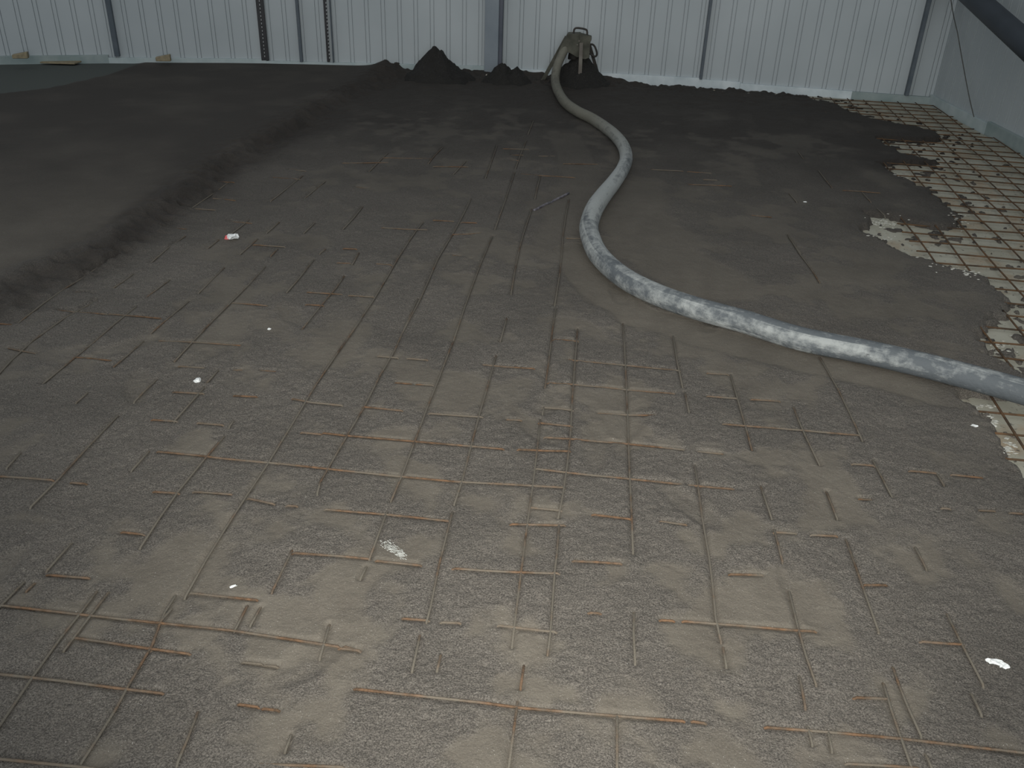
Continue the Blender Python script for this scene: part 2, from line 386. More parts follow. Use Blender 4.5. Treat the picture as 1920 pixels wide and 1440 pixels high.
# wires of the reinforcing mesh: every run is one wire, its stretches that show are listed
#   L / R: nearer to the photographer left / right of the lapped joint, FL / FR beyond it, B: the sheets right in front
WIRES = {
'front_left': [
 [[(320,1143),(300,1167),(287,1207),(240,1287),(217,1330),(178,1392),(153,1430)]],
 [[(328,1118),(308,1150),(296,1180),(284,1214)]],
 [[(180,1110),(153,1147),(113,1197),(63,1267),(0,1360),(-30,1400)]],
 [[(202,1112),(173,1150),(120,1220)]],
 [[(43,1093),(7,1130),(-20,1158)]],
 [[(370,1337),(352,1385),(333,1430)]],
 [[(617,1173),(600,1233)]],
 [[(463,1137),(440,1183)],[(488,1140),(470,1172)]],
 [[(-60,1128),(0,1135),(220,1160),(433,1182),(633,1212)],[(648,1213),(673,1221)]],
 [[(142,1196),(250,1212),(353,1226)]],
 [[(-60,1257),(0,1264),(120,1277),(217,1290),(303,1300)]],
 [[(-40,1418),(0,1423),(100,1433),(153,1438),(200,1445)]],
 [[(458,1242),(490,1246)],[(498,1248),(517,1250)]],
 [[(450,1321),(482,1326)],[(495,1329),(520,1332)]],
 [[(487,1433),(560,1435),(640,1438)]],
 [[(545,1380),(535,1408)]],
],
'front_right': [
 [[(668,1292),(740,1300),(900,1317),(973,1327),(1100,1338),(1280,1352)],[(1300,1353),(1320,1356)]],
 [[(1438,1364),(1557,1373),(1690,1385),(1863,1405),(1960,1416)]],
 [[(1590,1432),(1680,1437),(1720,1440)]],
 [[(982,1250),(976,1290)],[(970,1318),(962,1380),(953,1445)]],
 [[(1157,1343),(1157,1390),(1157,1440)]],
 [[(1657,1283),(1671,1330),(1687,1377),(1710,1442)]],
 [[(1675,1253),(1685,1283),(1703,1327),(1727,1380)],[(1737,1417),(1747,1440)]],
 [[(1823,1303),(1840,1340)]],
 [[(1500,1270),(1510,1327)],[(1515,1365),(1523,1395)]],
 [[(1553,1373),(1560,1407)]],
 [[(1607,1308),(1663,1310)]],
 [[(826,1230),(820,1255)]],
],
'near_left': [
 [[(347,1120),(385,1052),(420,995),(462,930),(500,873),(548,795),(590,725),(627,670),(650,637)],[(655,630),(676,600)]],
 [[(263,1027),(300,970),(333,923),(380,865),(420,818)],[(430,800),(437,790)]],
 [[(58,950),(110,898),(165,838),(220,780)]],
 [[(247,882),(278,847)]],
 [[(510,1110),(530,1068),(547,1033)],[(595,925),(600,905),(637,840),(683,763),(712,705),(740,657),(765,600),(783,560)]],
 [[(13,877),(37,850)]],
 [[(88,1070),(110,1045),(132,1020)],[(50,1433-325),(63,1095)]],
 [[(328,788),(355,758),(382,727)],[(388,718),(408,695)]],
 [[(252,753),(272,732),(293,712)]],
 [[(725,960),(693,1047)],[(686,1064),(676,1085)],[(733,940),(753,893),(775,835),(800,767),(822,712),(843,657),(850,640)]],
 [[(848,960),(836,1008),(823,1060),(807,1140),(800,1165)],[(787,1193),(773,1257)],[(852,945),(867,900),(883,838),(900,773),(915,722),(930,667)],[(938,640),(950,597)]],
 [[(1013,787),(1007,845),(1000,903),(992,960),(984,1018),(977,1073),(968,1145),(960,1212)],[(1020,764),(1017,776)]],
 [[(297,847),(372,854),(420,860),(520,869)],[(522,869),(640,882),(745,893),(853,903),(950,908),(1055,914)]],
 [[(287,787),(330,790)],[(372,793),(417,797)]],
 [[(-30,890),(0,893),(60,897),(97,900)],[(135,905),(160,907)]],
 [[(290,922),(333,925)],[(365,922),(433,927)]],
 [[(467,935),(513,945)],[(540,948),(555,949)],[(612,955),(665,960),(727,965),(785,971),(840,977)],[(960,983),(1057,985)]],
 [[(230,998),(267,1002)]],
 [[(553,1037),(640,1043),(690,1048)],[(707,1052),(787,1060)],[(853,1066),(910,1070),(967,1073),(1045,1075)]],
 [[(360,1112),(420,1119),(480,1125)]],
 [[(757,1160),(800,1163)],[(830,1167),(860,1168)],[(937,1173),(985,1179),(1040,1185)]],
 [[(567,811),(600,814)],[(607,812),(640,816),(745,825),(887,837),(942,842)],[(973,843),(1020,845),(1067,846)]],
 [[(640,1216),(673,1220)]],
 [[(683,763),(753,770)],[(807,775),(855,779),(903,782)]],
 [[(550,748),(587,755),(640,760)]],
 [[(327,735),(380,738)],[(440,742),(480,744)]],
 [[(337,687),(382,690)],[(440,694),(452,694)],[(490,695),(515,697)]],
 [[(710,668),(745,671)],[(765,672),(800,675)]],
 [[(743,718),(770,720)],[(782,721),(810,722)]],
 [[(952,787),(975,788)]],
 [[(90,1078),(165,1084)]],
],
'near_right': [
 [[(1083,617),(1080,655),(1077,693),(1073,750),(1070,810),(1063,877),(1055,930),(1047,970)],[(1048,985),(1044,1040),(1040,1073),(1036,1130),(1032,1187),(1027,1225)]],
 [[(1168,607),(1171,650),(1173,693),(1177,785),(1180,877),(1184,960),(1187,1037)],[(1189,1150),(1188,1187),(1191,1243)]],
 [[(1262,630),(1270,680),(1280,727)],[(1284,735),(1292,773)],[(1303,873),(1310,920),(1317,973),(1330,1047),(1337,1105),(1342,1160),(1352,1203)],[(1356,1215),(1362,1250)]],
 [[(1370,703),(1385,755),(1400,807),(1410,845)],[(1427,913),(1447,973)],[(1452,993),(1467,1053)],[(1480,1110),(1497,1180),(1512,1232),(1530,1283)]],
 [[(1488,763),(1498,790),(1510,817),(1537,873)],[(1550,923),(1570,973)],[(1587,1013),(1613,1087),(1630,1135),(1647,1183)]],
 [[(1537,670),(1570,727),(1595,778),(1617,827)],[(1637,863),(1655,898),(1673,933)],[(1717,1027),(1737,1067)],[(1777,1153),(1803,1207),(1843,1283)]],
 [[(1758,890),(1770,910)]],
 [[(1020,764),(1045,766),(1072,769)],[(1123,775),(1175,778),(1227,779)]],
 [[(1013,793),(1040,796),(1070,799)]],
 [[(1023,820),(1070,823),(1125,828),(1173,832),(1230,838),(1280,843)],[(1310,847),(1353,851)]],
 [[(1007,879),(1063,886),(1120,892),(1180,898),(1230,903),(1277,908)],[(1293,910),(1335,914),(1373,917)]],
 [[(997,952),(1050,957)],[(1113,965),(1180,973)],[(1240,978),(1285,984)]],
 [[(1077,1052),(1120,1054),(1163,1057)]],
 [[(1107,1149),(1123,1150)],[(1283,1165),(1345,1170),(1400,1174),(1465,1180),(1527,1184)],[(1730,1203),(1765,1206),(1803,1208)]],
 [[(1455,998),(1490,1000)],[(1523,1003),(1567,1005)]],
 [[(1622,1097),(1660,1097)]],
 [[(1370,1077),(1427,1078)]],
 [[(1357,795),(1403,799),(1455,803),(1507,807),(1560,812),(1610,816)]],
 [[(1600,870),(1637,873)],[(1707,883),(1753,887)],[(1786,890),(1840,896)]],
 [[(1837,957),(1863,958)],[(1895,962),(1915,963)]],
 [[(1612,936),(1632,937)]],
 [[(1768,953),(1780,954)]],
 [[(1261,1164),(1240,1163)]],
],
'far_left': [
 [[(-15,715),(20,677),(60,640),(120,597),(182,563)]],
 [[(80,720),(125,683),(178,640),(215,607),(255,575)]],
 [[(33,607),(80,570),(120,542),(160,518)],[(165,513),(184,502)],[(183,505),(223,483)]],
 [[(213,688),(240,665),(268,640)],[(283,625),(320,593),(353,565)],[(372,550),(396,526),(420,502)],[(450,477),(483,448)],[(500,437),(523,417)]],
 [[(143,755),(163,737)]],
 [[(275,557),(300,538),(318,525)]],
 [[(328,677),(362,640),(400,600),(430,570),(465,535),(497,500)],[(508,480),(520,467)]],
 [[(388,467),(410,450)],[(425,445),(467,413)]],
 [[(360,390),(385,373),(405,360)],[(409,357),(427,343)]],
 [[(283,493),(315,465),(347,443)]],
 [[(213,540),(232,527),(250,513)]],
 [[(508,377),(540,352),(567,330)]],
 [[(567,617),(580,600),(610,563),(630,540),(645,518)],[(660,497),(673,474)]],
 [[(538,548),(560,523),(588,487)],[(600,475),(610,467)]],
 [[(643,430),(662,410),(680,388)]],
 [[(570,373),(610,340)]],
 [[(570,437),(590,418)]],
 [[(692,322),(710,304),(727,287)]],
 [[(803,307),(815,292),(830,277)]],
 [[(850,327),(873,303)]],
 [[(143,548),(180,552)]],
 [[(-30,606),(0,607),(22,609)]],
 [[(110,582),(150,586),(200,589)],[(205,589),(245,592),(300,597)]],
 [[(17,653),(40,658),(67,663)]],
 [[(300,639),(375,642),(450,648)]],
 [[(140,670),(170,672),(207,676)]],
 [[(340,390),(372,392),(403,394)]],
 [[(307,427),(350,430)]],
 [[(400,372),(440,376)]],
 [[(405,341),(438,342)]],
 [[(427,416),(450,417),(472,419)]],
 [[(513,333),(567,337)]],
 [[(543,318),(573,321)]],
 [[(477,459),(533,463)]],
 [[(645,466),(667,467)]],
 [[(717,427),(760,430),(800,431)]],
 [[(813,413),(850,415)],[(866,417),(893,418)]],
 [[(850,440),(880,439),(900,437)]],
 [[(643,306),(727,305)]],
 [[(720,296),(765,297),(807,298)],[(813,312),(877,313)]],
 [[(577,548),(640,552)],[(655,554),(700,557)]],
 [[(633,493),(655,494)],[(707,495),(733,497)]],
 [[(850,479),(863,481)]],
 [[(437,568),(500,573)]],
 [[(575,571),(605,573)]],
 [[(668,351),(692,354)]],
],
'far_right': [
 [[(1022,727),(1028,685),(1033,643),(1037,610),(1042,577)],[(1040,573),(1045,542),(1050,510),(1053,478),(1055,447),(1060,410),(1067,373)]],
 [[(850,640),(870,580),(886,535),(903,490),(923,443)],[(928,430),(947,377),(965,323)],[(966,318),(976,290),(987,263)],[(990,252),(1000,227)]],
 [[(958,553),(965,510),(973,470),(981,440),(990,413),(997,392)],[(1003,373),(1008,350),(1013,330)]],
 [[(753,627),(770,595),(787,563),(804,525),(820,487),(835,462),(850,437),(870,400),(883,373)]],
 [[(650,637),(675,600),(700,563),(724,523),(747,483),(763,458),(780,433),(793,417)]],
 [[(910,335),(921,304),(932,273)]],
 [[(1040,637),(1062,638),(1083,640)]],
 [[(1067,675),(1120,680),(1173,685),(1273,695)]],
 [[(907,684),(950,688),(1000,691)]],
 [[(1030,718),(1075,721),(1130,726),(1175,731),(1220,735),(1263,738)]],
 [[(1327,743),(1380,747)],[(1410,749),(1460,752)]],
 [[(1327,700),(1363,702)]],
 [[(943,279),(990,280)]],
 [[(958,291),(980,291)],[(1010,293),(1040,293)]],
 [[(958,300.5),(972,301)]],
 [[(977,327),(1025,330),(1077,333)]],
 [[(1057,307),(1120,308)]],
 [[(1063,447),(1093,448)]],
 [[(1477,440),(1500,477),(1520,503),(1537,530)]],
 [[(1497,285),(1507,299)]],
 [[(1535,320),(1547,336),(1560,352)]],
 [[(1617,361),(1633,379)]],
 [[(1645,391),(1659,404)]],
 [[(1480,363),(1494,379)]],
 [[(1480,446),(1501,475)]],
 [[(1581,357),(1615,359),(1650,362)]],
 [[(1222,318),(1280,321)],[(1290,322),(1333,325)]],
 [[(1292,346),(1330,347),(1371,349)]],
 [[(1320,337),(1344,338)]],
 [[(1410,404),(1445,407)]],
],
}
RW = 0.0034; ZW = 0.0042
SHEETS = {k: [[[gp(x, y, ZW) for x, y in st] for st in w] for w in ws] for k, ws in WIRES.items()}
# the bare mesh on the insulation at the right
T_ = 0.06; u_ = np.array([T_, 1.0]) / math.hypot(T_, 1); v_ = np.array([u_[1], -u_[0]]); O_ = np.array([1.83, 5.1])
ZB = Z_INS + 0.016
def lattice(k0, k1, j0, j1):
    lon, cro = [], []
    for k in range(k0, k1 + 1):
        a = O_ + v_ * 0.155 * k; lon.append((a + u_ * (0.158 * j0 - 0.05), a + u_ * (0.158 * j1 + 0.05)))
    for j in range(j0, j1 + 1):
        a = O_ + u_ * 0.158 * j; cro.append((a + v_ * (0.155 * k0 - 0.05), a + v_ * (0.155 * k1 + 0.05)))
    return lon, cro

# ------------------------------------------------------------------ screed bed
def axis(stops):
    out = [stops[0][0]]
    for (a, _), (b, s) in zip(stops[:-1], stops[1:]):
        n = max(1, int((b - a) / s)); out += [a + (b - a) * i / n for i in range(1, n + 1)]
    return np.array(out)
gx = axis([(-7.5, 0), (-2.7, 0.05), (-1.6, 0.012), (1.7, 0.0062), (2.9, 0.011), (3.6, 0.03)])
gy = axis([(0.5, 0), (1.15, 0.03), (2.9, 0.0065), (4.5, 0.010), (6.5, 0.015), (9.24, 0.019)])
X, Y = np.meshgrid(gx, gy, indexing='ij')
low = (fbm(X, Y, 0.45, 3, 0) - 0.5) * 0.016
mid = (fbm(X, Y, 0.09, 3, 2) - 0.5)
fine = (fbm(X, Y, 0.022, 3, 4) - 0.5)
patch = fbm(X * 1.1, Y, 0.24, 4, 1)
smooth = 0.85 * sstep(patch + 0.35 * mid, 0.50, 0.68)               # trowelled-looking slurry patches
# drag mark beside the hose and the ground it slid over
def pathd(px, w):
    P = [gp(x, y) for x, y in px]; d = np.full(X.shape, 9.0)
    for a, b in zip(P[:-1], P[1:]): d = np.minimum(d, seg_dist(X, Y, a, b))
    return 1 - sstep(d + 0.3 * w * (vnoise(X, Y, 0.12, 3) - 0.5), w * 0.7, w)
drag = np.maximum(pathd([(1075, 470), (1120, 545), (1200, 595), (1330, 635), (1500, 678), (1650, 705), (1790, 745)], 0.13),
                  0.85 * pathd([(1180, 360), (1190, 420), (1230, 480), (1330, 535)], 0.26))
drag = np.maximum(drag, 0.7 * pathd([(1060, 260), (1090, 330), (1060, 400), (1050, 480)], 0.15))
smooth = np.maximum(smooth, drag)
rough = 1 - smooth
Z = 0.0065 + low * (1 - 0.5 * smooth) + mid * (0.004 + 0.006 * rough) + fine * (0.0012 + 0.0055 * rough)
Z -= drag * 0.003
# boot prints
for i in range(20):
    cx, cy = random.uniform(-1.9, 1.2), random.uniform(1.2, 4.5); a = random.uniform(-0.7, 0.7)
    lx = (X - cx) * math.cos(a) + (Y - cy) * math.sin(a); ly = -(X - cx) * math.sin(a) + (Y - cy) * math.cos(a)
    e = np.sqrt((lx / 0.052) ** 2 + (ly / 0.14) ** 2)
    e = e + 0.5 * (fbm(X, Y, 0.09, 3, 5) - 0.5)
    Z += -0.0045 * (1 - sstep(e, 0.6, 1.05)) + 0.003 * np.exp(-((e - 1.15) / 0.16) ** 2) * vnoise(X, Y, 0.06, 5)
    smooth = np.maximum(smooth, 0.45 * (1 - sstep(e, 0.5, 1.1)))
# raised, finished bay at the left with its crumbling edge
te, be = xt(Y), xb(Y)
wob = (fbm(X, Y, 0.25, 3, 6) - 0.5) * 0.16
s = 1 - sstep(X + wob, te, be + 0.03)
band = np.exp(-(((X + wob * 0.7) - (te * 0.45 + be * 0.55)) / 0.15) ** 2)
flat = 1 - sstep(X + wob * 0.6, te - 0.05, te + 0.04)
Z = Z * (1 - flat) + 0.056 * s + flat * 0.001 + (fbm(X, Y, 0.06, 3, 7) - 0.42) * 0.060 * band + (fbm(X, Y, 0.5, 2, 5) - 0.5) * 0.004 * flat
Z += 0.022 * np.exp(-((X - be - 0.10) / 0.16) ** 2) * (fbm(X, Y, 0.14, 3, 3) - 0.35)
smooth = np.clip(smooth * (1 - band) * (1 - 0.8 * sstep(X - te, 0, 0.02) * (1 - sstep(X - be, 0.1, 0.5))), 0, 1)
smooth = np.maximum(smooth, flat * 0.92)
# earth-dark moist screed at the band and discharge; light falloff painted in with distance
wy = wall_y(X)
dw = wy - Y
damp_falloff = np.clip(0.75 * band + 1.05 * (1 - sstep(dw, 0.6, 4.6)) * (1 - 0.4 * smooth) + 0.34 * sstep(Y, 2.9, 5.5) + 0.34 * flat * sstep(Y, 2.9, 4.5) + 0.12 * flat, 0, 1)
damp_falloff *= 0.78 + 0.55 * (fbm(X, Y, 0.35, 5, 4) - 0.25)
damp_falloff = np.clip(damp_falloff + 0.5 * (1 - sstep(dw, 0.4, 1.6)) * sstep(X, -2.4, -2.1), 0, 1.0)
# loose material piled along the foot of the wall
bank = sstep(X, -2.3, -2.0)
Z += bank * (1 - sstep(dw, 0.05, 0.55)) * (0.012 + 0.075 * (fbm(X, Y, 0.30, 4, 3) - 0.30)) * (1 - 0.85 * sstep(X, 0.1, 0.5))
Z -= 0.034 * sstep(X, 0.1, 0.5) * (1 - sstep(dw, 0.05, 0.45))
Z += bank * (1 - sstep(dw, 0.1, 2.2)) * (fbm(X, Y, 0.11, 3, 6) - 0.5) * 0.03
Z += bank * (1 - sstep(dw, 0.15, 0.7)) * (fbm(X, Y, 0.055, 2, 1) - 0.5) * 0.05
Z += 0.035 * np.exp(-((X + 2.12) / 0.16) ** 2 - ((dw - 0.3) / 0.35) ** 2)
# slab of the neighbouring bay
SL = np.array([gp(x, y, 0.055) for x, y in [(-150, 195), (0, 175), (90, 165), (200, 140), (262, 118)]])
d_sl = X - np.interp(Y, SL[:, 1], SL[:, 0])
slab = (1 - sstep(d_sl, -0.03, 0.02)) * sstep(Y, 6.0, 6.3)
Z -= slab * 0.012
# limit of the pour at the right: thins out over the insulation
sd = sdf(X, Y, POLY) + (fbm(X, Y, 0.10, 4, 5) - 0.5) * 0.075 + (fbm(X, Y, 0.035, 3, 1) - 0.5) * 0.07
cut = 1 - sstep(sd, -0.012, 0.055)
Z = Z * (1 - cut) + cut * (Z_INS - 0.012)
crumb = sstep(fbm(X, Y, 0.05, 2, 2) + 0.35 * np.clip(sd, -0.5, 0), 0.60, 0.72)
Z = np.where((sd < -0.01) & (sd > -0.55), np.maximum(Z, Z_INS - 0.012 + crumb * 0.022), Z)
nearedge = 1 - sstep(np.abs(sd), 0.02, 0.25)
smooth *= 1 - 0.7 * nearedge
damp_falloff = np.clip(damp_falloff + 0.25 * nearedge * sstep(Y, 4.0, 5.5), 0, 0.95)
# the screed lies lower along every stretch of wire that shows
def groove(a, b):
    m = 0.03
    i0, i1 = np.searchsorted(gx, [min(a[0], b[0]) - m, max(a[0], b[0]) + m]); j0, j1 = np.searchsorted(gy, [min(a[1], b[1]) - m, max(a[1], b[1]) + m])
    if i1 <= i0 or j1 <= j0: return
    xs_, ys_ = X[i0:i1, j0:j1], Y[i0:i1, j0:j1]; d = seg_dist(xs_, ys_, a, b); f = 1 - sstep(d, 0.0045, 0.0125)
    z = Z[i0:i1, j0:j1]; t = np.where(cut[i0:i1, j0:j1] > 0.3, z, -0.0004 + 0.5 * fine[i0:i1, j0:j1] * 0.004)
    Z[i0:i1, j0:j1] = z * (1 - f) + t * f
for ws in SHEETS.values():
    for w in ws:
        for st in w:
            for a, b in zip(st[:-1], st[1:]): groove(a, b)
chalk = np.zeros_like(X)
def terrain(x, y):
    i = int(np.clip(np.searchsorted(gx, x), 0, len(gx) - 1)); j = int(np.clip(np.searchsorted(gy, y), 0, len(gy) - 1)); return float(Z[i, j])

nx, ny = X.shape
me = bpy.data.meshes.new('floor')
me.vertices.add(nx * ny); co = np.empty((nx * ny, 3), np.float32); co[:, 0] = X.ravel(); co[:, 1] = Y.ravel(); co[:, 2] = Z.ravel()
me.vertices.foreach_set('co', co.ravel())
ii, jj = np.meshgrid(np.arange(nx - 1), np.arange(ny - 1), indexing='ij'); a0 = (ii * ny + jj).ravel()
quad = np.stack([a0, a0 + ny, a0 + ny + 1, a0 + 1], 1).astype(np.int32); nf = len(quad)
me.loops.add(nf * 4); me.loops.foreach_set('vertex_index', quad.ravel())
me.polygons.add(nf); me.polygons.foreach_set('loop_start', np.arange(0, nf * 4, 4, dtype=np.int32))
me.update(calc_edges=True)
for nm, arr in (('smoothness', smooth), ('damp_falloff', damp_falloff), ('slab', slab), ('chalk', chalk)):
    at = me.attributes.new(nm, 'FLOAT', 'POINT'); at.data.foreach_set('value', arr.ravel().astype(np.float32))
me.polygons.foreach_set('use_smooth', np.ones(nf, bool))
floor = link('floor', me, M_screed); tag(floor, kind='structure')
# concrete base under everything
bm = prism([Vector((-7.6, 0.4, -0.13)), Vector((3.75, 0.4, -0.13)), Vector((3.2, 9.0, -0.13)), Vector((1.03, 9.3, -0.13)), Vector((-7.6, 9.3, -0.13))], (0, 0, 0.04))
tag(from_bm('floor', bm, M_board_grey), kind='structure')
# insulation board layer under the bare mesh
bm = prism([Vector((1.0, 1.4, Z_INS - 0.05)), Vector((xr(1.4) - 0.032, 1.4, Z_INS - 0.05)), Vector((3.137, 8.945, Z_INS - 0.05)), Vector((1.03, 9.195, Z_INS - 0.05)), Vector((1.0, 9.195, Z_INS - 0.05))], (0, 0, 0.05))
tag(from_bm('insulation_board', bm, M_insul), 'cream foam insulation layer showing beyond the ragged edge of the screed', 'insulation')

# ------------------------------------------------------------------ reinforcing mesh sheets
def wire_obj(stretches, r, mat, parent, z=ZW, dip=True):
    pts = []
    for n, st in enumerate(stretches):
        P = [np.array(p) for p in st]
        d0 = (P[0] - P[1]) / np.linalg.norm(P[0] - P[1]); d1 = (P[-1] - P[-2]) / np.linalg.norm(P[-1] - P[-2])
        pts.append(Vector((*(P[0] + d0 * 0.02), z - 0.014)))
        pts += [Vector((*p, z)) for p in P]
        pts.append(Vector((*(P[-1] + d1 * 0.02), z - 0.014)))
    return from_bm('wire', tube(pts, r, 6), mat, parent, True)
def order(w):
    # stretches of one wire run in a single direction, so that the tube does not fold back
    a = w[0][0]; b = w[0][-1]; d = np.array(b) - np.array(a)
    sts = [st if (np.array(st[-1]) - np.array(st[0])) @ d > 0 else st[::-1] for st in w]
    return sorted(sts, key=lambda st: np.array(st[0]) @ d)
LAB = {
 'front_left': 'rusty wire mesh half sunk in screed, at the bottom left corner',
 'front_right': 'rusty wire mesh half sunk in screed, along the bottom right edge',
 'near_left': 'wire mesh half sunk in grey screed, foreground left of the lapped joint',
 'near_right': 'wire mesh half sunk in grey screed, foreground right of the lapped joint below the hose',
 'far_left': 'rusty wire mesh mostly buried in screed beside the crumbling step of the finished bay',
 'far_right': 'thin wire mesh mostly buried in screed on both sides of the curving hose',
}
for k, ws in SHEETS.items():
    root = empty('reinforcing_mesh', (*np.mean([p for w in ws for st in w for p in st], axis=0), 0))
    tag(root, LAB[k], 'wire mesh', 'steel reinforcing mesh sheets')
    for w in ws:
        d_ = np.array(w[0][-1]) - np.array(w[0][0])
        wire_obj(order(w), RW * (0.95 if k[0] == 'f' and k[1] == 'a' else 1.0), M_cross if abs(d_[0]) > abs(d_[1]) else M_wire, root)
for lab, k0, k1, j0, j1 in (('bare rusty wire mesh lying on the cream insulation beside the right wall', 0, 9, -7, 24),
                            ('bare rusty wire mesh on insulation where the hose leaves the picture', -2, 9, -24, -8)):
    lon, cro = lattice(k0, k1, j0, j1)
    root = empty('reinforcing_mesh', (*(O_ + v_ * 0.155 * (k0 + k1) / 2 + u_ * 0.158 * (j0 + j1) / 2), Z_INS)); tag(root, lab, 'wire mesh', 'steel reinforcing mesh sheets')
    def bare(a, b, z, r=0.0044):
        n = max(2, int(np.hypot(*(b - a)) / 0.05)); pts = []
        ph = random.uniform(0, 6); off = random.uniform(-0.008, 0.008)
        for i in range(n + 1):
            p = a + (b - a) * i / n
            if p[0] > xr(p[1]) - 0.04 or p[1] > wall_y(p[0]) - 0.045: continue
            pts.append(Vector((p[0] + 0.005 * math.sin(ph + i * .18) + off * .5, p[1] + off, z + 0.003 * math.sin(ph * 2 + i * .26))))
        if len(pts) > 1: from_bm('wire', tube(pts, r, 6), M_wire2, root, True)
    for a, b in lon: bare(a, b, ZB + 0.0065)
    for a, b in cro: bare(a, b, ZB)

# ------------------------------------------------------------------ the delivery hose
HR = 0.043
hp = [(1061, 88), (1052, 106), (1044, 127), (1041, 151), (1047, 172), (1061, 193), (1083, 209), (1111, 223), (1139, 242), (1158, 259), (1170, 277), (1174, 297), (1167, 318),
      (1151, 342), (1134, 363), (1117, 387), (1108, 408), (1104, 429), (1109, 450), (1118, 471), (1134, 491), (1160, 514), (1194, 535), (1243, 557),
      (1295, 575), (1347, 590), (1399, 604), (1500, 635), (1633, 658 + 4), (1733, 685), (1800, 702), (1917, 734), (2060, 778), (2220, 835), (2420, 925), (2560, 1010)]
P3 = []
for i, (x, y) in enumerate(hp):
    if i == 0: p = at_y(x, y, 8.90)
    elif i == 1: p = at_y(x, y, 8.86)
    elif i == 2: p = at_y(x, y, 8.78)
    elif i == 3: p = at_y(x, y, 8.60)
    else:
        zc = 0.043 if i < 15 else 0.051
        p = Vector((*gp(x, y, zc), zc))
    P3.append(p)
hc = smooth_curve(P3, 0.02)
_s = np.linspace(0, 1, len(hc))
bm = tube([Vector(p) for p in hc], [float(r) for r in np.interp(_s, [0, 0.42, 0.53, 0.65, 1], [0.041, 0.044, 0.052, 0.049, 0.047])], 20)
uvl = bm.loops.layers.uv.new('UVMap'); n = len(hc)
bm.verts.index_update()
for f in bm.faces:
    if len(f.verts) != 4: continue
    ks = [v.index % 20 for v in f.verts]; wrap = max(ks) - min(ks) > 10
    for lp in f.loops:
        k = lp.vert.index % 20; k = k + 20 if (wrap and k < 10) else k
        lp[uvl].uv = ((lp.vert.index // 20) / n, k / 20)
hose = from_bm('delivery_hose', bm, M_hose, None, True)
tag(hose, 'thick cement-coated hose snaking over the screed from the discharge stand to the right edge', 'hose')

# ------------------------------------------------------------------ discharge stand
sy = 8.86
st = empty('discharge_stand', (*gp(1080, 160), 0.0)); tag(st, 'iron discharge stand with three legs and loop handles, straddling a dark screed heap', 'stand')
Q = lambda x, y, Yd=sy: at_y(x, y, Yd)
D = Vector((0, 0.16, 0))
bm = prism([Q(1064, 64), Q(1088, 64), Q(1088, 107), Q(1082, 108), Q(1068, 98), Q(1056, 99), Q(1047, 97), Q(1052, 86)], D)
bmesh.ops.bevel(bm, geom=bm.edges[:], offset=0.004, segments=1, affect='EDGES')
from_bm('chute', bm, M_iron, st)
bm = prism([Q(1087, 63), Q(1109, 69), Q(1109, 75), Q(1106, 80), Q(1105, 108), Q(1098, 111), Q(1087, 110)], D * 0.8 + Vector((0, -0.02, 0)))
for v in bm.verts: v.co.y -= 0.015
bmesh.ops.bevel(bm, geom=bm.edges[:], offset=0.004, segments=1, affect='EDGES')
from_bm('side_plate', bm, M_iron, st)
# mouth of the chute turned down over the heap
bm = tube([Q(1076, 96, sy + .07), Q(1076, 104, sy + .07), Q(1076, 110, sy + .07)], [0.045, 0.056, 0.06], 16, cap=False)
bmesh.ops.solidify(bm, geom=bm.faces[:], thickness=0.008)
from_bm('outlet_pipe', bm, M_irondark, st, True)
def bar(name, a, b, w, d, mat):
    t = (b - a).normalized(); sx_ = t.cross(Vector((0, 1, 0))).normalized() * w / 2; dy = sx_.cross(t).normalized() * d
    bm = prism([a - sx_, a + sx_, b + sx_, b - sx_], dy); bmesh.ops.bevel(bm, geom=bm.edges[:], offset=0.002, segments=1, affect='EDGES')
    return from_bm(name, bm, mat, st)
fl_ = gp(1017, 152); bar('leg', Q(1062, 70, sy + .08), Vector((fl_[0], fl_[1] + 0.0, 0.0)), 0.036, 0.036, M_iron)
tag(bar('leg', Q(1090, 80, sy - .03), Vector((*gp(1086.5, 164), -0.005)), 0.034, 0.010, M_ironpale), 'pale leg in front')
bar('leg', Q(1105, 84, sy + .14), at_y(1126, 156, 9.08), 0.03, 0.02, M_irondark)
def loop(name, pts, r=0.009): return from_bm(name, tube([Vector(p) for p in smooth_curve(pts, 0.012)], r, 8), M_irondark, st, True)
loop('handle', [Q(x, y, sy + .06) for x, y in [(1075.5, 66), (1076, 58), (1078, 53.5), (1084, 52.5), (1096, 54.5), (1100.5, 57.5), (1101, 67)]])
loop('handle', [Q(x, y, sy + .06) for x, y in [(1105, 84), (1110, 83), (1115, 87), (1119, 98), (1118.5, 104), (1115, 106), (1110, 103), (1105, 100)]])
bmx = bmesh.new()
for x, y in [(1086, 77), (1082.5, 84), (1090, 90)]:
    tube([Q(x, y, sy - 0.022), Q(x, y, sy + 0.01)], 0.008, 8, True, bmx)
from_bm('bolts', bmx, M_ironpale, st)

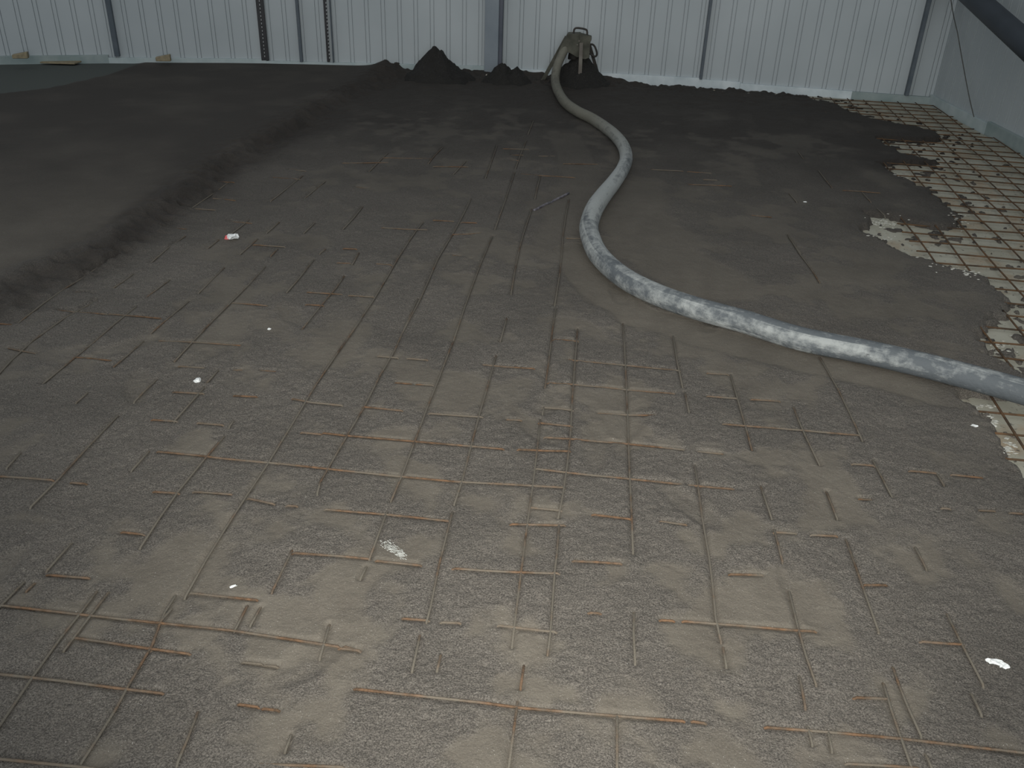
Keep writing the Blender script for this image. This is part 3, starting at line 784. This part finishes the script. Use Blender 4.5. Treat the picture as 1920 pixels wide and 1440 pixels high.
# ------------------------------------------------------------------ heaps of fresh screed
def heap(cx, cy, peaks, rad, label, seed):
    rn = 60; rings = 34; g = np.zeros((rn, rings)); vs = []
    bm = bmesh.new()
    th = np.linspace(0, 2 * math.pi, rn, endpoint=False); rr = np.linspace(0, 1, rings) ** 0.9 * rad
    TT, RR = np.meshgrid(th, rr, indexing='ij'); XX = cx + RR * np.cos(TT); YY = cy + RR * np.sin(TT) * 0.85
    ZZ = np.full(XX.shape, -0.05)
    for (px_, py_, h_, sl) in peaks:
        d = np.hypot(XX - px_, (YY - py_) / 0.9); ZZ = np.maximum(ZZ, h_ - np.sqrt(d * d + 0.012 ** 2) * sl * (1 - 0.25 * d))
    ZZ = ZZ + (fbm(XX + seed, YY, 0.08, 4, seed % 5) - 0.5) * 0.09 * np.clip(1 - RR / rad + .3, 0, 1) + (fbm(XX, YY + seed, 0.045, 3, 3) - 0.5) * 0.06
    ZZ = ZZ * (1 - sstep(RR / rad, 0.8, 1)) - 0.04 * sstep(RR / rad, 0.8, 1)
    V = [[bm.verts.new((XX[i, j], min(YY[i, j], float(wall_y(XX[i, j])) - 0.05), ZZ[i, j])) for j in range(1, rings)] for i in range(rn)]
    c = bm.verts.new((cx, cy, ZZ[0, 0]))
    for i in range(rn):
        q = (i + 1) % rn; bm.faces.new((c, V[i][0], V[q][0]))
        for j in range(rings - 2): bm.faces.new((V[i][j], V[i][j + 1], V[q][j + 1], V[q][j]))
    o = from_bm('screed_heap', bm, M_heap, None, True); tag(o, label, 'heap', 'heaps of screed at the foot of the wall'); return o
a = at_y(819, 86, 8.75); b = at_y(849, 118, 8.74); c2 = at_y(868, 128, 8.8)
heap(a.x + 0.03, 8.75, [(a.x, 8.75, a.z, 1.0), (b.x - .02, 8.73, b.z, 1.0), (c2.x, 8.8, c2.z - .01, .8)], 0.47, 'tall pointed dark screed heap left of the grey column', 3)
a = at_y(946, 116, 8.80); b = at_y(967, 119, 8.80); c2 = at_y(925, 135, 8.8)
heap(a.x + 0.03, 8.80, [(a.x, 8.80, a.z, 1.0), (b.x, 8.8, b.z, 1.1), (c2.x, 8.8, c2.z, .8)], 0.34, 'low dark screed heap with a jagged double top beside the column foot', 8)
a = at_y(1089, 103, 8.94)
heap(a.x, 8.90, [(a.x, 8.94, a.z + .04, 1.08)], 0.42, 'dark screed heap poured beneath the discharge stand', 14)

# ------------------------------------------------------------------ brace and cord at the right
a = at_x(1833, 2, 2.92); b = at_x(1920, 80, 2.92); d = (b - a).normalized()
tag(from_bm('steel_brace', tube([a - d * max(0.0, (8.88 - a.y) / -d.y), a, b, b + d * (b.z - 0.10) / -d.z], 0.082, 28), M_brace, None, True), 'dark blue grey tubular steel brace crossing the upper right corner', 'brace')
cp = [at_x(x, y, X_) for x, y, X_ in [(1779, -40, 3.05), (1783, 0, 3.08), (1789, 35, 3.10), (1795, 60, 3.12), (1802, 100, 3.14), (1811, 150, 3.155), (1819, 190, 3.165), (1826, 219, 3.168)]]
tag(from_bm('cord', tube([Vector(p) for p in smooth_curve(cp, 0.05)], 0.0042, 6), M_cord, None, True), 'thin brown cord hanging down the right wall to the edge board', 'cord')

# ------------------------------------------------------------------ small things lying about
def lump(name, px, py, sx_, sy_, sz_, mat, label, cat, seed, z=None, group=None, rot=0.0, sub=2, jag=0.35, parent=None, dx=0, dy=0):
    x, y = gp(px, py); x += dx; y += dy; z0 = terrain(x, y) if z is None else z
    bm = bmesh.new(); bmesh.ops.create_icosphere(bm, subdivisions=sub, radius=1); rnd = random.Random(seed)
    for v in bm.verts:
        k = 1 + rnd.uniform(-jag, jag); p = v.co * k
        v.co = Vector((p.x * sx_ / 2, p.y * sy_ / 2, max(p.z, -0.4) * sz_ / 2))
    bmesh.ops.rotate(bm, verts=bm.verts, cent=(0, 0, 0), matrix=Matrix.Rotation(rot, 3, 'Z'))
    bmesh.ops.translate(bm, verts=bm.verts, vec=(x, y, z0 + sz_ * 0.2))
    o = from_bm(name, bm, mat, parent)
    if label: tag(o, label, cat, group)
    return o
x, y = gp(434, 449); wr = empty('crumpled_wrapper', (x, y, terrain(x, y))); tag(wr, 'small crumpled white and red wrapper lying on the screed near the finished bay', 'litter')
lump('wrapper_body', 436, 449, .048, .05, .034, M_white, None, None, 4, parent=wr, jag=.55)
tag(lump('printed_corner', 427, 450, .026, .035, .022, M_red, None, None, 5, parent=wr), 'red printed corner')
G = 'flakes of white foam on the screed'
lump('foam_flake', 371, 719, .024, .030, .014, M_white, 'small bright white foam flake lying left of centre among half buried wires', 'foam flake', 6, group=G)
lump('foam_flake', 437, 1103, .020, .009, .006, M_white, 'tiny white foam sliver in the left foreground', 'foam flake', 7, group=G, rot=.5)
lump('foam_flake', 1862, 1247, .034, .020, .012, M_white, 'ragged white foam flake near the lower right edge', 'foam flake', 8, group=G, rot=-.2, jag=.5)
lump('foam_flake', 1879, 1253, .022, .018, .010, M_white, 'smaller of the two white foam flakes near the lower right edge', 'foam flake', 18, group=G, rot=-.2, jag=.5)
lump('foam_flake', 1826, 801, .024, .012, .008, M_white, 'white foam flake on screed just below the hose at the right', 'foam flake', 9, group=G, rot=-.3)
lump('foam_flake', 505, 620, .014, .014, .008, M_white, 'tiny white foam flake in the middle left of the screed', 'foam flake', 10, group=G)
lump('foam_flake', 1887, 621, .022, .022, .012, M_white, 'round white foam flake above the hose at the right edge', 'foam flake', 12, group=G)
lump('foam_flake', 1509, 381, .020, .010, .006, M_white, 'tiny white foam sliver on dark screed right of the hose bend', 'foam flake', 13, group=G)
# foam crushed into the screed by a boot: a fan of ragged crumbs
cr = empty('crushed_foam', (*gp(740, 1034), 0)); tag(cr, 'whitish crushed foam smear beside a wire crossing in the foreground', 'foam smear')
rnd = random.Random(5); bm = bmesh.new()
for i in range(210):
    t = rnd.random(); px_ = 722 + 36 * t + rnd.uniform(-9, 9) * (1 - .4 * t); py_ = 1020 + 28 * t + rnd.uniform(-7, 7)
    x, y = gp(px_, py_); z = terrain(x, y); L = rnd.uniform(.0015, .005)
    m = Matrix.Translation((x, y, z)) @ Matrix.Rotation(rnd.uniform(-.9, -.3), 4, 'Z') @ Matrix.Diagonal((L, L * rnd.uniform(.3, .7), .0016, 1))
    bmesh.ops.create_icosphere(bm, subdivisions=1, radius=1, matrix=m)
tag(from_bm('foam_crumbs', bm, M_dry, cr), kind='stuff')
# white foam broken out along the ragged edge of the pour
bm = bmesh.new(); rnd = random.Random(9)
for (cx_, cy_, sx_, sy_, n_) in [(1660, 410, 30, 8, 45), (1650, 440, 22, 8, 35), (1690, 326, 22, 6, 22), (1790, 500, 40, 12, 40), (1820, 515, 20, 6, 25), (1880, 640, 20, 16, 30), (1843, 750, 22, 4, 22), (1865, 785, 9, 10, 24),
                                 (1895, 830, 14, 16, 30), (1800, 405, 16, 10, 25), (1740, 480, 20, 5, 16)]:
    for i in range(n_):
        x, y = gp(rnd.gauss(cx_, sx_ * .6), rnd.gauss(cy_, sy_ * .6)); z = terrain(x, y); L = rnd.uniform(.004, .013)
        if z < Z_INS: z = Z_INS
        bmesh.ops.create_icosphere(bm, subdivisions=1, radius=1, matrix=Matrix.Translation((x, y, z + .001)) @ Matrix.Rotation(rnd.uniform(-.5, .5), 4, 'Z') @ Matrix.Diagonal((L, L * rnd.uniform(.3, .7), .002, 1)))
tag(from_bm('foam_crumbs', bm, M_crumb), 'white foam crumbs scattered along the ragged right edge of the screed', 'foam crumbs', kind='stuff')

# thin rod on the screed
a = gp(1001, 394, .012); b = gp(1066, 361, .012)
def rodpt(t): p = a + (b - a) * t; return Vector((p[0], p[1], max(terrain(*p), 0.004) + 0.003))
tag(from_bm('steel_rod', tube([rodpt(t) for t in (0, .15, .3, .42)] + [Vector((*(a + (b - a) * .5), 0.003))] + [rodpt(t) for t in (.58, .75, .9, 1)], 0.0075, 8), M_rod, None, True),
    'short dull metal rod lying on the screed left of the hose', 'rod')

# timber offcuts by the back wall at the left
def plank(px_, z0, th, mat, label, name='timber_board'):
    bm = prism([Vector((*gp(x, y, z0), z0)) for x, y in px_], (0, 0, th)); bmesh.ops.bevel(bm, geom=bm.edges[:], offset=.003, segments=1, affect='EDGES')
    return tag(from_bm(name, bm, mat), label, 'timber', 'timber offcuts by the back wall')
plank([(75, 119), (140, 121), (176, 109), (104, 109)], 0.058, 0.014, M_timber, 'flat timber board lying on the slab at the far left by the wall')
def block(px, py, Yd, w, h, d, rot, label, mat=M_timber, dz=0):
    p = at_y(px, py, Yd); bm = bmesh.new(); bmesh.ops.create_cube(bm, size=1)
    for v in bm.verts:
        v.co = Vector((v.co.x * w, v.co.y * d, v.co.z * h))
        if v.co.x < 0 and v.co.z > 0: v.co.z *= 0.15
    bmesh.ops.bevel(bm, geom=bm.edges[:], offset=.004, segments=1, affect='EDGES')
    bmesh.ops.rotate(bm, verts=bm.verts, cent=(0, 0, 0), matrix=Matrix.Rotation(rot, 3, 'Z'))
    bmesh.ops.translate(bm, verts=bm.verts, vec=(p.x, p.y, p.z + dz))
    return tag(from_bm('timber_offcut', bm, mat), label, 'timber', 'timber offcuts by the back wall')
block(306, 108, 8.47, .135, .062, .05, .25, 'wedge-shaped timber offcut by the wall between the seam and the black post')
block(38, 103, 7.95, .13, .055, .06, .35, 'timber offcut by the wall at the far left, behind the flat board')
block(908, 146, 8.98, .055, .075, .04, .1, 'small pale wooden block at the foot of the grey column', M_pale)
